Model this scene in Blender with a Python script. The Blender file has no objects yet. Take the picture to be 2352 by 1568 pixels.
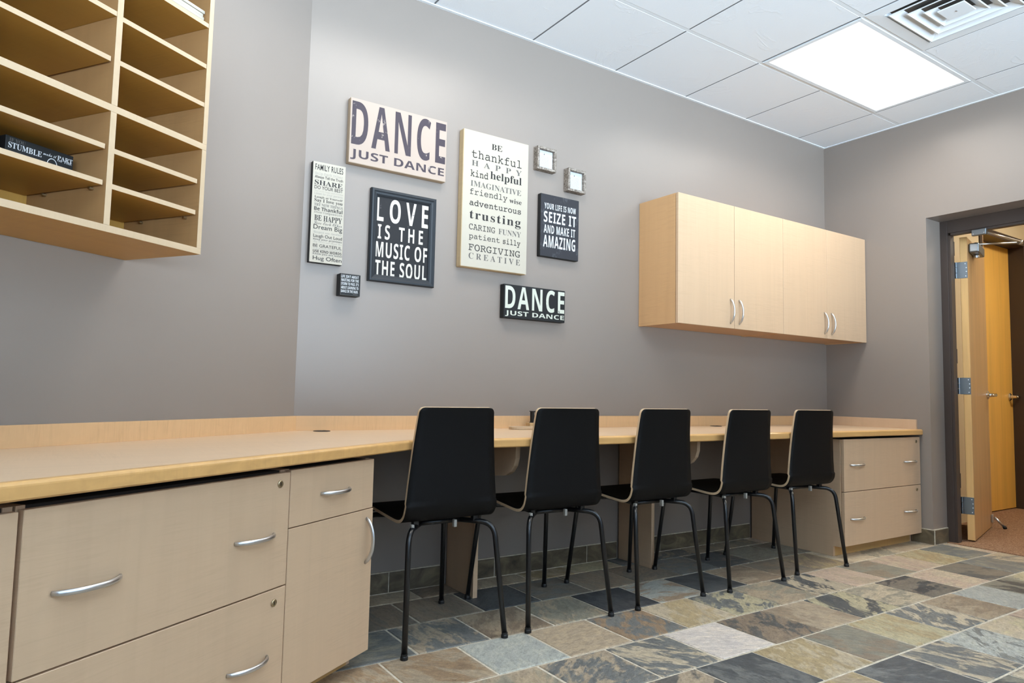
import bpy, bmesh, math, random
from mathutils import Matrix, Vector

sc = bpy.context.scene
COL = sc.collection
R = math.radians

# ------------------------------------------------------------------ camera
TH = 0.5921                     # turn of the left wall
XC = -4.0062                    # corner between left and back wall
H = 2.8858                      # ceiling height
CAM = Vector((-4.8823, -3.0306, 0.9347))
YAW, PITCH, ROLL, FPX = 0.5852, 0.0753, 0.0216, 1578.4
_f = Vector((math.sin(YAW)*math.cos(PITCH), math.cos(YAW)*math.cos(PITCH), math.sin(PITCH)))
_r = Vector((math.cos(YAW), -math.sin(YAW), 0))
_u = _r.cross(_f)
_r2 = _r*math.cos(ROLL)+_u*math.sin(ROLL)
_u2 = -_r*math.sin(ROLL)+_u*math.cos(ROLL)
cd = bpy.data.cameras.new('camera')
cam = bpy.data.objects.new('camera', cd)
COL.objects.link(cam)
m = Matrix.Identity(4)
for i in range(3):
    m[i][0] = _r2[i]; m[i][1] = _u2[i]; m[i][2] = -_f[i]; m[i][3] = CAM[i]
cam.matrix_world = m
cd.sensor_width = 36.0
cd.lens = FPX/2352*36.0
cd.clip_start = 0.02
sc.camera = cam

# ------------------------------------------------------------------ world, light, exposure
SKY_COLOR = (0.05, 0.068, 0.09)
UPLIGHT_COLOR = (0.675, 0.845, 1.0)
SKY_STRENGTH = 44.0
PANEL_STRENGTH = 2.2
PANEL_WATTS = 17.0
PANEL_COLOR = (1.0, 0.95, 0.88)
HALL_STRENGTH = 46.0
HALL_COLOR = (1.0, 0.90, 0.74)
w = bpy.data.worlds.new('sky'); sc.world = w
w.use_nodes = True
# dim sky above, added bluish uplight below the horizon to brighten the ceiling
_bg = w.node_tree.nodes['Background']
_tc = w.node_tree.nodes.new('ShaderNodeTexCoord'); _sx = w.node_tree.nodes.new('ShaderNodeSeparateXYZ')
_rp = w.node_tree.nodes.new('ShaderNodeValToRGB')
w.node_tree.links.new(_tc.outputs['Generated'], _sx.inputs[0]); w.node_tree.links.new(_sx.outputs['Z'], _rp.inputs[0])
_rp.color_ramp.elements[0].position = 0.0; _rp.color_ramp.elements[0].color = (*UPLIGHT_COLOR, 1)
_rp.color_ramp.elements[1].position = 0.02; _rp.color_ramp.elements[1].color = (*SKY_COLOR, 1)
w.node_tree.links.new(_rp.outputs[0], _bg.inputs[0])
_bg.inputs[1].default_value = SKY_STRENGTH
sc.view_settings.view_transform = 'Standard'
sc.view_settings.look = 'None'
sc.view_settings.exposure = 0.0
sc.view_settings.gamma = 1.0
sc.view_settings.use_curve_mapping = False
sc.cycles.max_bounces = 10
sc.cycles.diffuse_bounces = 6
sc.cycles.glossy_bounces = 4
sc.cycles.sample_clamp_indirect = 6.0
sc.cycles.caustics_reflective = False
sc.cycles.caustics_refractive = False
sc.cycles.use_denoising = True

REAR = -5.3                     # wall with the windows, behind the camera
SIDE = -7.4
WINS = [(-6.5, -5.0), (-4.7, -3.2), (-2.9, -1.4)]
WZ0, WZ1 = 0.85, 2.55
for (x0, x1) in WINS:           # sky portals in the window openings
    ld = bpy.data.lights.new('window_light', 'AREA')
    ld.shape = 'RECTANGLE'; ld.size = x1-x0; ld.size_y = WZ1-WZ0
    ld.cycles.is_portal = True
    lo = bpy.data.objects.new('window_light', ld); COL.objects.link(lo)
    lo.location = ((x0+x1)/2, REAR-0.13, (WZ0+WZ1)/2)
    lo.rotation_euler = (R(90), 0, 0)   # faces +y, into the room

# ------------------------------------------------------------------ materials
def lin(c):
    return tuple(((v/255)/12.92 if v/255 <= 0.04045 else ((v/255+0.055)/1.055)**2.4) for v in c)

class NT:
    def __init__(s, name):
        s.m = bpy.data.materials.new(name); s.m.use_nodes = True
        s.t = s.m.node_tree; s.b = s.t.nodes['Principled BSDF']
    def n(s, typ, **kw):
        nd = s.t.nodes.new(typ)
        for k, v in kw.items():
            if k.startswith('i_'):
                nd.inputs[k[2:].replace('_', ' ')].default_value = v
            else:
                setattr(nd, k, v)
        return nd
    def l(s, a, b): s.t.links.new(a, b)
    def coords(s, scale=(1, 1, 1), kind='Object'):
        tc = s.n('ShaderNodeTexCoord'); mp = s.n('ShaderNodeMapping')
        mp.inputs['Scale'].default_value = scale
        s.l(tc.outputs[kind], mp.inputs['Vector']); return mp.outputs[0]
    def noise(s, vec, scale, detail=3, rough=0.5, dist=0.0):
        nd = s.n('ShaderNodeTexNoise'); nd.inputs['Scale'].default_value = scale
        nd.inputs['Detail'].default_value = detail; nd.inputs['Roughness'].default_value = rough
        nd.inputs['Distortion'].default_value = dist
        if vec is not None: s.l(vec, nd.inputs['Vector'])
        return nd.outputs['Fac']
    def ramp(s, fac, stops):
        nd = s.n('ShaderNodeValToRGB'); e = nd.color_ramp.elements
        while len(e) < len(stops): e.new(0.5)
        for el, (p, c) in zip(e, stops):
            el.position = p; el.color = (*c, 1) if len(c) == 3 else c
        s.l(fac, nd.inputs[0]); return nd.outputs[0]
    def mix(s, fac, a, b, mode='MIX'):
        nd = s.n('ShaderNodeMix', data_type='RGBA', blend_type=mode)
        for sock, v in ((nd.inputs[0], fac), (nd.inputs[6], a), (nd.inputs[7], b)):
            if hasattr(v, 'links'): s.l(v, sock)
            elif isinstance(v, (int, float)): sock.default_value = v
            else: sock.default_value = (*v, 1)
        return nd.outputs[2]
    def bump(s, h, strength=0.2, dist=0.002):
        nd = s.n('ShaderNodeBump'); nd.inputs['Strength'].default_value = strength
        nd.inputs['Distance'].default_value = dist
        s.l(h, nd.inputs['Height']); s.l(nd.outputs[0], s.b.inputs['Normal'])
    def base(s, v):
        if hasattr(v, 'links'): s.l(v, s.b.inputs['Base Color'])
        else: s.b.inputs['Base Color'].default_value = (*v, 1)
    def set(s, rough=0.5, metal=0.0, spec=0.5):
        s.b.inputs['Roughness'].default_value = rough; s.b.inputs['Metallic'].default_value = metal
        s.b.inputs['Specular IOR Level'].default_value = spec
        return s.m

def plain(name, rgb, rough=0.5, metal=0.0, spec=0.5):
    t = NT(name); t.base(lin(rgb)); return t.set(rough, metal, spec)

def paint(name, rgb, rough=0.45, var=0.03, spec=0.5):
    t = NT(name); v = t.coords()
    c = lin(rgb)
    n1 = t.noise(v, 1.3, 4)
    t.base(t.ramp(n1, [(0.3, tuple(x*(1-var) for x in c)), (0.7, tuple(min(1, x*(1+var)) for x in c))]))
    t.bump(t.noise(v, 160, 2), 0.06, 0.0008)
    return t.set(rough, 0, spec)

def maple(name, rgb, grain='z', rough=0.38, ripple=0.05, streak=0.05, spec=0.45):
    """figured maple: long soft streaks along the grain, fine ripples across it"""
    t = NT(name)
    k = {'x': 0, 'y': 1, 'z': 2}[grain]
    s1 = [22.0]*3; s1[k] = 0.9
    s2 = [7.0]*3; s2[k] = 120.0
    c = Vector(lin(rgb))
    a = t.noise(t.coords(tuple(s1)), 1.0, 3, 0.5, 1.0)
    b = t.noise(t.coords(tuple(s2)), 1.0, 2, 0.5, 1.2)
    g = t.noise(t.coords((4, 4, 4)), 1.0, 2, 0.5, 0.5)          # the figure comes in patches
    col = t.ramp(a, [(0.25, tuple(c*(1-streak*1.3))), (0.5, tuple(c)), (0.75, tuple(c*(1+streak)))])
    rip = t.ramp(b, [(0.30, (1-ripple*1.8,)*3), (0.5, (1,)*3), (0.72, (1+ripple*0.8,)*3)])
    pat = t.ramp(g, [(0.38, (0.15,)*3), (0.62, (1,)*3)])
    t.base(t.mix(pat, col, t.mix(1.0, col, rip, 'MULTIPLY')))
    return t.set(rough, 0, spec)

M = {}
M['wall'] = paint('taupe_wall_paint', (135, 125.5, 118), 0.33, 0.02)
M['wall_hall'] = paint('cream_wall_paint', (205, 190, 160), 0.6, 0.02)
M['white'] = plain('white_enamel', (231, 238, 244), 0.4)
M['laminate'] = maple('maple_laminate', (197, 167, 136), 'z', 0.42, 0.03, 0.03)
M['laminate_top'] = maple('maple_laminate_top', (214, 183, 149), 'x', 0.34, 0.025, 0.03)
M['laminate_long'] = maple('maple_laminate_long', (206, 168, 124), 'x', 0.42, 0.05, 0.03)
M['laminate_shade'] = maple('maple_laminate_shaded', (174, 132, 62), 'x', 0.45, 0.05, 0.04)  # same laminate, darkened to paint in the pigeonhole shade
M['edge'] = maple('solid_maple_edge', (206, 160, 100), 'x', 0.30, 0.03, 0.10)
M['band'] = maple('maple_edge_band', (182, 158, 128), 'x', 0.4, 0.02, 0.03)
M['kick'] = maple('maple_toe_kick', (196, 156, 98), 'x', 0.5, 0.05, 0.05)
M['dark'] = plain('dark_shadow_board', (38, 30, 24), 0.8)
M['steel'] = plain('brushed_steel', (205, 205, 205), 0.28, 1.0)
M['alu'] = plain('satin_aluminium', (210, 211, 213), 0.32, 1.0)
M['hinge'] = plain('blued_hinge_steel', (132, 140, 147), 0.38, 1.0)
M['chrome'] = plain('polished_chrome', (220, 218, 215), 0.12, 1.0)
M['lock'] = plain('nickel_lock', (176, 160, 130), 0.35, 1.0)
M['slot'] = plain('black_slot', (22, 20, 18), 0.6)
M['black_tube'] = plain('black_powder_coat', (16, 17, 19), 0.28)
M['rubber'] = plain('black_rubber', (14, 14, 14), 0.6)
M['black_ply'] = plain('black_stained_veneer', (8, 7.5, 7.5), 0.55, 0, 0.18)
M['ply_edge'] = maple('birch_ply_edge', (196, 170, 138), 'y', 0.5, 0.03, 0.05)
M['clip'] = plain('grey_plastic_clip', (150, 146, 138), 0.5)
M['frame_brown'] = plain('dark_brown_steel_frame', (62, 52, 47), 0.4)
M['grommet'] = plain('black_plastic_grommet', (24, 24, 26), 0.4)
M['recess_shade'] = plain('dark_recess_shade', (84, 78, 72), 0.6)  # dark colour painting the shade above tiles and behind the vent

def door_wood(name, rgb):
    t = NT(name); c = Vector(lin(rgb))
    a = t.noise(t.coords((14, 14, 0.7)), 1.0, 5, 0.6, 0.8)
    t.base(t.ramp(a, [(0.28, tuple(c*0.84)), (0.5, tuple(c)), (0.75, tuple(c*1.1))]))
    return t.set(0.32, 0, 0.5)
M['door'] = door_wood('birch_door_veneer', (186, 148, 100))
M['door_edge'] = door_wood('birch_door_edge', (214, 170, 110))
M['door_gold'] = door_wood('golden_birch_veneer', (220, 172, 84))

def carpet():
    t = NT('brown_loop_carpet'); v = t.coords()
    n1 = t.noise(v, 130, 2, 0.6); n2 = t.noise(v, 45, 2)
    t.base(t.mix(n2, t.ramp(n1, [(0.35, lin((96, 66, 48))), (0.5, lin((146, 112, 86))), (0.66, lin((190, 160, 130)))]), lin((140, 108, 84))))
    t.bump(n1, 0.9, 0.006); return t.set(0.95, 0, 0.1)
M['carpet'] = carpet()

def slate():
    t = NT('slate_tiles'); v = t.coords()
    ca = t.n('ShaderNodeAttribute', attribute_name='tile_a').outputs['Color']
    cb = t.n('ShaderNodeAttribute', attribute_name='tile_b').outputs['Color']
    rn = t.n('ShaderNodeAttribute', attribute_name='tile_r').outputs['Fac']
    # every tile shifts and turns the pattern by its own random number
    cmb = t.n('ShaderNodeCombineXYZ')
    for i, k in enumerate((37.0, 91.0, 53.0)):
        mm = t.n('ShaderNodeMath', operation='MULTIPLY'); mm.inputs[1].default_value = k
        t.l(rn, mm.inputs[0]); t.l(mm.outputs[0], cmb.inputs[i])
    ad = t.n('ShaderNodeVectorMath', operation='ADD'); t.l(v, ad.inputs[0]); t.l(cmb.outputs[0], ad.inputs[1])
    rot = t.n('ShaderNodeVectorRotate', rotation_type='Z_AXIS')
    an = t.n('ShaderNodeMath', operation='MULTIPLY'); an.inputs[1].default_value = 12.0
    t.l(rn, an.inputs[0]); t.l(an.outputs[0], rot.inputs['Angle']); t.l(ad.outputs[0], rot.inputs['Vector'])
    p = rot.outputs[0]
    st = t.n('ShaderNodeMapping'); st.inputs['Scale'].default_value = (1.0, 2.1, 1); t.l(p, st.inputs['Vector'])
    big = t.noise(st.outputs[0], 5.0, 5, 0.6, 0.7)
    fine = t.noise(st.outputs[0], 34, 5, 0.65, 0.6)
    mid = t.noise(st.outputs[0], 14, 4, 0.6, 1.2)
    mask = t.ramp(big, [(0.46, (0, 0, 0)), (0.60, (1, 1, 1))])
    edge = t.ramp(mid, [(0.44, (0, 0, 0)), (0.56, (1, 1, 1))])
    both = t.n('ShaderNodeMath', operation='MULTIPLY_ADD'); both.inputs[1].default_value = 0.35
    t.l(edge, both.inputs[0]); t.l(mask, both.inputs[2])
    lim = t.ramp(both.outputs[0], [(0.32, (0, 0, 0)), (0.78, (0.85,)*3)])
    col = t.mix(lim, ca, cb)
    col = t.mix(0.85, col, t.ramp(fine, [(0.30, (0.66,)*3), (0.5, (1.0,)*3), (0.72, (1.25,)*3)]), 'MULTIPLY')
    col = t.mix(1.0, col, t.ramp(mid, [(0.33, (0.84, 0.84, 0.86)), (0.5, (1.0,)*3), (0.7, (1.16, 1.13, 1.06))]), 'MULTIPLY')
    grit = t.noise(p, 190, 3, 0.6)
    col = t.mix(0.5, col, t.ramp(grit, [(0.34, (0.7,)*3), (0.5, (1.0,)*3), (0.66, (1.28,)*3)]), 'MULTIPLY')
    t.base(col)
    hm = t.mix(0.5, fine, big)
    t.bump(hm, 0.55, 0.006)
    return t.set(0.48, 0, 0.45)
M['slate'] = slate()

def grout():
    t = NT('pale_grout'); n1 = t.noise(t.coords(), 60, 3)
    t.base(t.ramp(n1, [(0.3, lin((172, 162, 144))), (0.7, lin((206, 196, 178)))]))
    return t.set(0.9, 0, 0.2)
M['grout'] = grout()

def slate_base():
    t = NT('dark_slate_skirting'); v = t.coords((1, 1, 2))
    a = t.noise(v, 7, 5, 0.6, 1.0)
    t.base(t.ramp(a, [(0.3, lin((58, 52, 44))), (0.5, lin((96, 86, 68))), (0.72, lin((128, 116, 92)))]))
    t.bump(a, 0.4, 0.004); return t.set(0.4)
M['slate_base'] = slate_base()

def ceiling_tile():
    t = NT('textured_ceiling_tile'); v = t.coords()
    a = t.noise(v, 5.0, 6, 0.6, 1.0)
    ridg = t.ramp(a, [(0.34, (0.3,)*3), (0.39, (1, 1, 1)), (0.42, (0.35,)*3), (0.6, (0.3,)*3)])
    fine = t.noise(v, 120, 3)
    t.base(lin((234, 240, 246)))
    t.bump(t.mix(0.35, ridg, fine), 0.30, 0.004)
    return t.set(0.85, 0, 0.2)
M['tile'] = ceiling_tile()
M['gap_shade_grey'] = plain('grey_gap_shade', (112, 116, 120), 0.7)  # grey that paints the shadow of the gaps between tiles
M['tgrid'] = plain('white_ceiling_grid', (228, 235, 241), 0.5)

def worn(name, rgb, under, amount=0.40, scale=26, rough=0.6):
    """paint with chips that let the colour below through"""
    t = NT(name); v = t.coords((1, 1, 0.7))
    a = t.noise(v, scale, 6, 0.7)
    mask = t.ramp(a, [(amount-0.03, (0, 0, 0)), (amount+0.02, (1, 1, 1))])
    t.base(t.mix(mask, lin(under), lin(rgb)))
    return t.set(rough, 0, 0.3)
M['sign_cream'] = paint('cream_sign_paint', (164, 148, 136), 0.6, 0.03, 0.3)
M['sign_edge'] = maple('pale_sign_edge', (176, 156, 132), 'x', 0.6, 0.03, 0.05)
M['sign_white'] = paint('ivory_sign_paint', (173, 166, 152), 0.6, 0.03, 0.3)
M['sign_ivory_edge'] = maple('ivory_sign_edge', (190, 168, 132), 'z', 0.6, 0.03, 0.06)
M['sign_black'] = worn('worn_black_sign', (26, 26, 29), (70, 68, 70), 0.36, 22)
M['sign_black_plain'] = paint('black_sign_paint', (26, 27, 28), 0.55, 0.1, 0.3)
M['sign_charcoal'] = worn('charcoal_board', (42, 43, 48), (62, 63, 68), 0.42, 30)
M['frame_navy'] = paint('blue_black_frame', (30, 36, 42), 0.5, 0.08, 0.4)
M['ink_plum'] = worn('worn_plum_ink', (58, 50, 58), (150, 139, 131), 0.36, 34)
M['ink_black'] = worn('black_ink', (40, 38, 38), (120, 114, 106), 0.33, 60)
M['ink_mid'] = plain('grey_ink', (84, 81, 78), 0.6)
M['ink_light'] = plain('pale_grey_ink', (142, 138, 130), 0.6)
M['ink_white'] = worn('worn_white_ink', (196, 190, 180), (120, 118, 118), 0.36, 30)
M['ink_pale'] = worn('worn_pale_green_ink', (190, 193, 180), (90, 92, 90), 0.35, 34)
M['ink_pure'] = plain('white_ink', (194, 196, 198), 0.6)
M['paper'] = plain('white_card', (188, 192, 198), 0.6)

def weathered():
    t = NT('weathered_grey_wood'); v = t.coords((1.0, 1.0, 1.0))
    a = t.noise(v, 70, 5, 0.65, 1.0)
    t.base(t.ramp(a, [(0.33, lin((84, 75, 68))), (0.5, lin((128, 119, 110))), (0.68, lin((168, 161, 152)))]))
    t.bump(a, 0.5, 0.002); return t.set(0.75, 0, 0.2)
M['weathered'] = weathered()

def glow(name, color, strength):
    t = NT(name); t.base((0.9, 0.9, 0.9))
    t.b.inputs['Emission Color'].default_value = (*color, 1); t.b.inputs['Emission Strength'].default_value = strength
    return t.set(0.5)
M['panel'] = glow('lit_white_lens', PANEL_COLOR, PANEL_STRENGTH)
M['panel_hall'] = glow('lit_warm_lens', HALL_COLOR, HALL_STRENGTH)

def pane():
    t = NT('window_glass'); t.t.nodes.remove(t.b)
    tr = t.n('ShaderNodeBsdfTransparent'); gl = t.n('ShaderNodeBsdfGlossy'); gl.inputs['Roughness'].default_value = 0.02
    mx = t.n('ShaderNodeMixShader'); mx.inputs[0].default_value = 0.06
    t.l(tr.outputs[0], mx.inputs[1]); t.l(gl.outputs[0], mx.inputs[2])
    t.l(mx.outputs[0], t.t.nodes['Material Output'].inputs[0]); return t.m
M['pane'] = pane()

# ------------------------------------------------------------------ mesh helpers
class MB:
    """collects shapes and links them as ONE mesh object"""
    def __init__(s): s.bm = bmesh.new()
    def _merge(s, b2, mat):
        for f in b2.faces: f.material_index = mat
        me = bpy.data.meshes.new('tmp'); b2.to_mesh(me); b2.free()
        s.bm.from_mesh(me); bpy.data.meshes.remove(me)
    def box(s, x0, x1, y0, y1, z0, z1, b=0.0, mat=0, seg=2, xf=None):
        b2 = bmesh.new()
        bmesh.ops.create_cube(b2, size=1.0)
        for v in b2.verts:
            v.co = Vector((x0+(v.co.x+0.5)*(x1-x0), y0+(v.co.y+0.5)*(y1-y0), z0+(v.co.z+0.5)*(z1-z0)))
        if b > 0:
            bmesh.ops.bevel(b2, geom=list(b2.edges), offset=b, segments=seg, profile=0.5, affect='EDGES')
        if xf is not None: bmesh.ops.transform(b2, matrix=xf, verts=b2.verts)
        s._merge(b2, mat); return s
    def tube(s, pts, r, seg=12, mat=0, flat=1.0):
        pts = [Vector(p) for p in pts]
        rr = r if isinstance(r, (list, tuple)) else [r]*len(pts)
        b2 = bmesh.new(); rings = []
        t0 = (pts[1]-pts[0]).normalized()
        up = Vector((0, 0, 1)) if abs(t0.z) < 0.9 else Vector((1, 0, 0))
        nrm = (up-t0*up.dot(t0)).normalized()
        for i, p in enumerate(pts):
            if i == 0: t = (pts[1]-pts[0])
            elif i == len(pts)-1: t = (pts[-1]-pts[-2])
            else: t = (pts[i+1]-pts[i]).normalized()+(pts[i]-pts[i-1]).normalized()
            t.normalize()
            nrm = (nrm-t*nrm.dot(t)).normalized(); bn = t.cross(nrm)
            rings.append([b2.verts.new(p+nrm*math.cos(2*math.pi*k/seg)*rr[i]*flat+bn*math.sin(2*math.pi*k/seg)*rr[i]) for k in range(seg)])
        for a, c in zip(rings, rings[1:]):
            for k in range(seg):
                f = b2.faces.new((a[k], a[(k+1) % seg], c[(k+1) % seg], c[k])); f.smooth = True
        b2.faces.new(rings[0][::-1]); b2.faces.new(rings[-1])
        bmesh.ops.recalc_face_normals(b2, faces=b2.faces)
        s._merge(b2, mat); return s
    def lathe(s, prof, seg=24, mat=0, xf=None):
        """prof: (radius, z) points turned about z"""
        b2 = bmesh.new(); rings = []
        for (r, z) in prof:
            rings.append([b2.verts.new((r*math.cos(2*math.pi*k/seg), r*math.sin(2*math.pi*k/seg), z)) for k in range(seg)])
        for a, c in zip(rings, rings[1:]):
            for k in range(seg):
                f = b2.faces.new((a[k], a[(k+1) % seg], c[(k+1) % seg], c[k])); f.smooth = len(prof) > 6
        b2.faces.new(rings[0][::-1]); b2.faces.new(rings[-1])
        bmesh.ops.recalc_face_normals(b2, faces=b2.faces)
        if xf is not None: bmesh.ops.transform(b2, matrix=xf, verts=b2.verts)
        s._merge(b2, mat); return s
    def prism(s, poly, axis, a0, a1, mat=0, b=0.0, xf=None):
        """poly of 2-D points extruded along axis (0,1,2) from a0 to a1"""
        b2 = bmesh.new()
        def P(p, a):
            return {0: (a, p[0], p[1]), 1: (p[0], a, p[1]), 2: (p[0], p[1], a)}[axis]
        v0 = [b2.verts.new(P(p, a0)) for p in poly]; v1 = [b2.verts.new(P(p, a1)) for p in poly]
        n = len(poly)
        b2.faces.new(v0[::-1]); b2.faces.new(v1)
        for i in range(n): b2.faces.new((v0[i], v0[(i+1) % n], v1[(i+1) % n], v1[i]))
        bmesh.ops.recalc_face_normals(b2, faces=b2.faces)
        if b > 0: bmesh.ops.bevel(b2, geom=list(b2.edges), offset=b, segments=2, profile=0.5, affect='EDGES')
        if xf is not None: bmesh.ops.transform(b2, matrix=xf, verts=b2.verts)
        s._merge(b2, mat); return s
    def sweep(s, rings, mat=0, smooth=False, closed_ends=True):
        """rings: equal lists of points joined one to the next"""
        b2 = bmesh.new()
        rv = [[b2.verts.new(p) for p in r] for r in rings]
        n = len(rings[0])
        for a, c in zip(rv, rv[1:]):
            for k in range(n):
                f = b2.faces.new((a[k], a[(k+1) % n], c[(k+1) % n], c[k])); f.smooth = smooth
        if closed_ends: b2.faces.new(rv[0][::-1]); b2.faces.new(rv[-1])
        bmesh.ops.recalc_face_normals(b2, faces=b2.faces)
        s._merge(b2, mat); return s
    def raw(s, verts, faces, mat=0, mats=None):
        b2 = bmesh.new(); vv = [b2.verts.new(v) for v in verts]
        for f in faces:
            try: b2.faces.new([vv[i] for i in f])
            except ValueError: pass
        s._merge(b2, mat); return s
    def build(s, name, mats, parent=None, label=None):
        if parent is not None:
            off = Vector(parent.get('_b', (0, 0, 0)))
            if off.length: bmesh.ops.translate(s.bm, vec=-off, verts=s.bm.verts)
        me = bpy.data.meshes.new(name); s.bm.to_mesh(me); s.bm.free()
        for k in (mats if isinstance(mats, (list, tuple)) else [mats]): me.materials.append(M[k])
        o = bpy.data.objects.new(name, me); COL.objects.link(o)
        if parent is not None:
            o.parent = parent
            if '_b' in parent: o['_b'] = parent['_b']
        if label: o['label'] = label
        return o

def tag(o, label, cat, group=None):
    o['label'] = label; o['category'] = cat
    if group: o['group'] = group
    return o

ROOT_LEFT = Matrix.Translation((XC, 0, 0)) @ Matrix.Rotation(TH, 4, 'Z')
def thing(name, label, cat, base=(0, 0, 0), left=False, group=None, xf=None):
    """an Empty at the thing's base; base is given in the wall's own coordinates"""
    o = bpy.data.objects.new(name, None); COL.objects.link(o)
    o.empty_display_size = 0.1
    o['_b'] = tuple(base)
    mw = Matrix.Translation(base)
    if left: mw = ROOT_LEFT @ mw
    if xf is not None: mw = xf
    o.matrix_world = mw
    return tag(o, label, cat, group)

def struct(name, mb, mats, label=None):
    o = mb.build(name, mats); o['kind'] = 'structure'
    if label: o['label'] = label
    return o

# ------------------------------------------------------------------ lettering
def shift(s, up, lo):
    return ''.join(chr(up+ord(c)-65) if 'A' <= c <= 'Z' else chr(lo+ord(c)-97) if 'a' <= c <= 'z' else c for c in s)
STY = {'P': (None, 0.006), 'N': (None, 0.010), 'B': ((0x1D5D4, 0x1D5EE), 0.0), 'N2': ((0x1D5D4, 0x1D5EE), 0.0),
       'S': ((0x1D400, 0x1D41A), 0.0), 't': ((0x1D400, 0x1D41A), -0.004), 'm': ((0x1D670, 0x1D68A), 0.001),
       'M': ((0x1D670, 0x1D68A), 0.009), 'C': ((0x1D4D0, 0x1D4EA), 0.0)}
SPACE = {'LOVE': 1.55, 'IS THE': 1.5, 'MUSIC OF': 1.12, 'THE SOUL': 1.12, 'DANCE': 1.16, 'SEIZE IT': 1.10, 'YOUR LIFE IS NOW': 1.12, 'AND MAKE IT': 1.10, 'AMAZING': 1.10, 'FAMILY RULES': 1.08, 'trusting': 1.15, 'thankful': 1.0}
def text_geo(body, style):
    key = 'N2' if style.startswith('N2') else style[0]
    fam, off = STY[key]
    cu = bpy.data.curves.new('t', 'FONT')
    cu.body = shift(body, *fam) if fam else body
    cu.offset = off; cu.space_character = SPACE.get(body, 1.0); cu.size = 1.0; cu.resolution_u = 4
    ob = bpy.data.objects.new('t', cu); COL.objects.link(ob)
    bpy.context.view_layer.update()
    me = bpy.data.meshes.new_from_object(ob.evaluated_get(bpy.context.evaluated_depsgraph_get()))
    vs = [(v.co.x, v.co.y) for v in me.vertices]; fs = [tuple(p.vertices) for p in me.polygons]
    bpy.data.objects.remove(ob); bpy.data.curves.remove(cu); bpy.data.meshes.remove(me)
    return vs, fs
def put_text(mb, body, style, x0, x1, z0, z1, y, mat=0):
    """fills the rectangle x0..x1, z0..z1 of the plane y (facing -y) with the words"""
    vs, fs = text_geo(body, style)
    ax = min(v[0] for v in vs); bx = max(v[0] for v in vs); ay = min(v[1] for v in vs); by = max(v[1] for v in vs)
    V = [(x0+(v[0]-ax)/(bx-ax)*(x1-x0), y, z0+(v[1]-ay)/(by-ay)*(z1-z0)) for v in vs]
    mb.raw(V, fs, mat)

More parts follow.
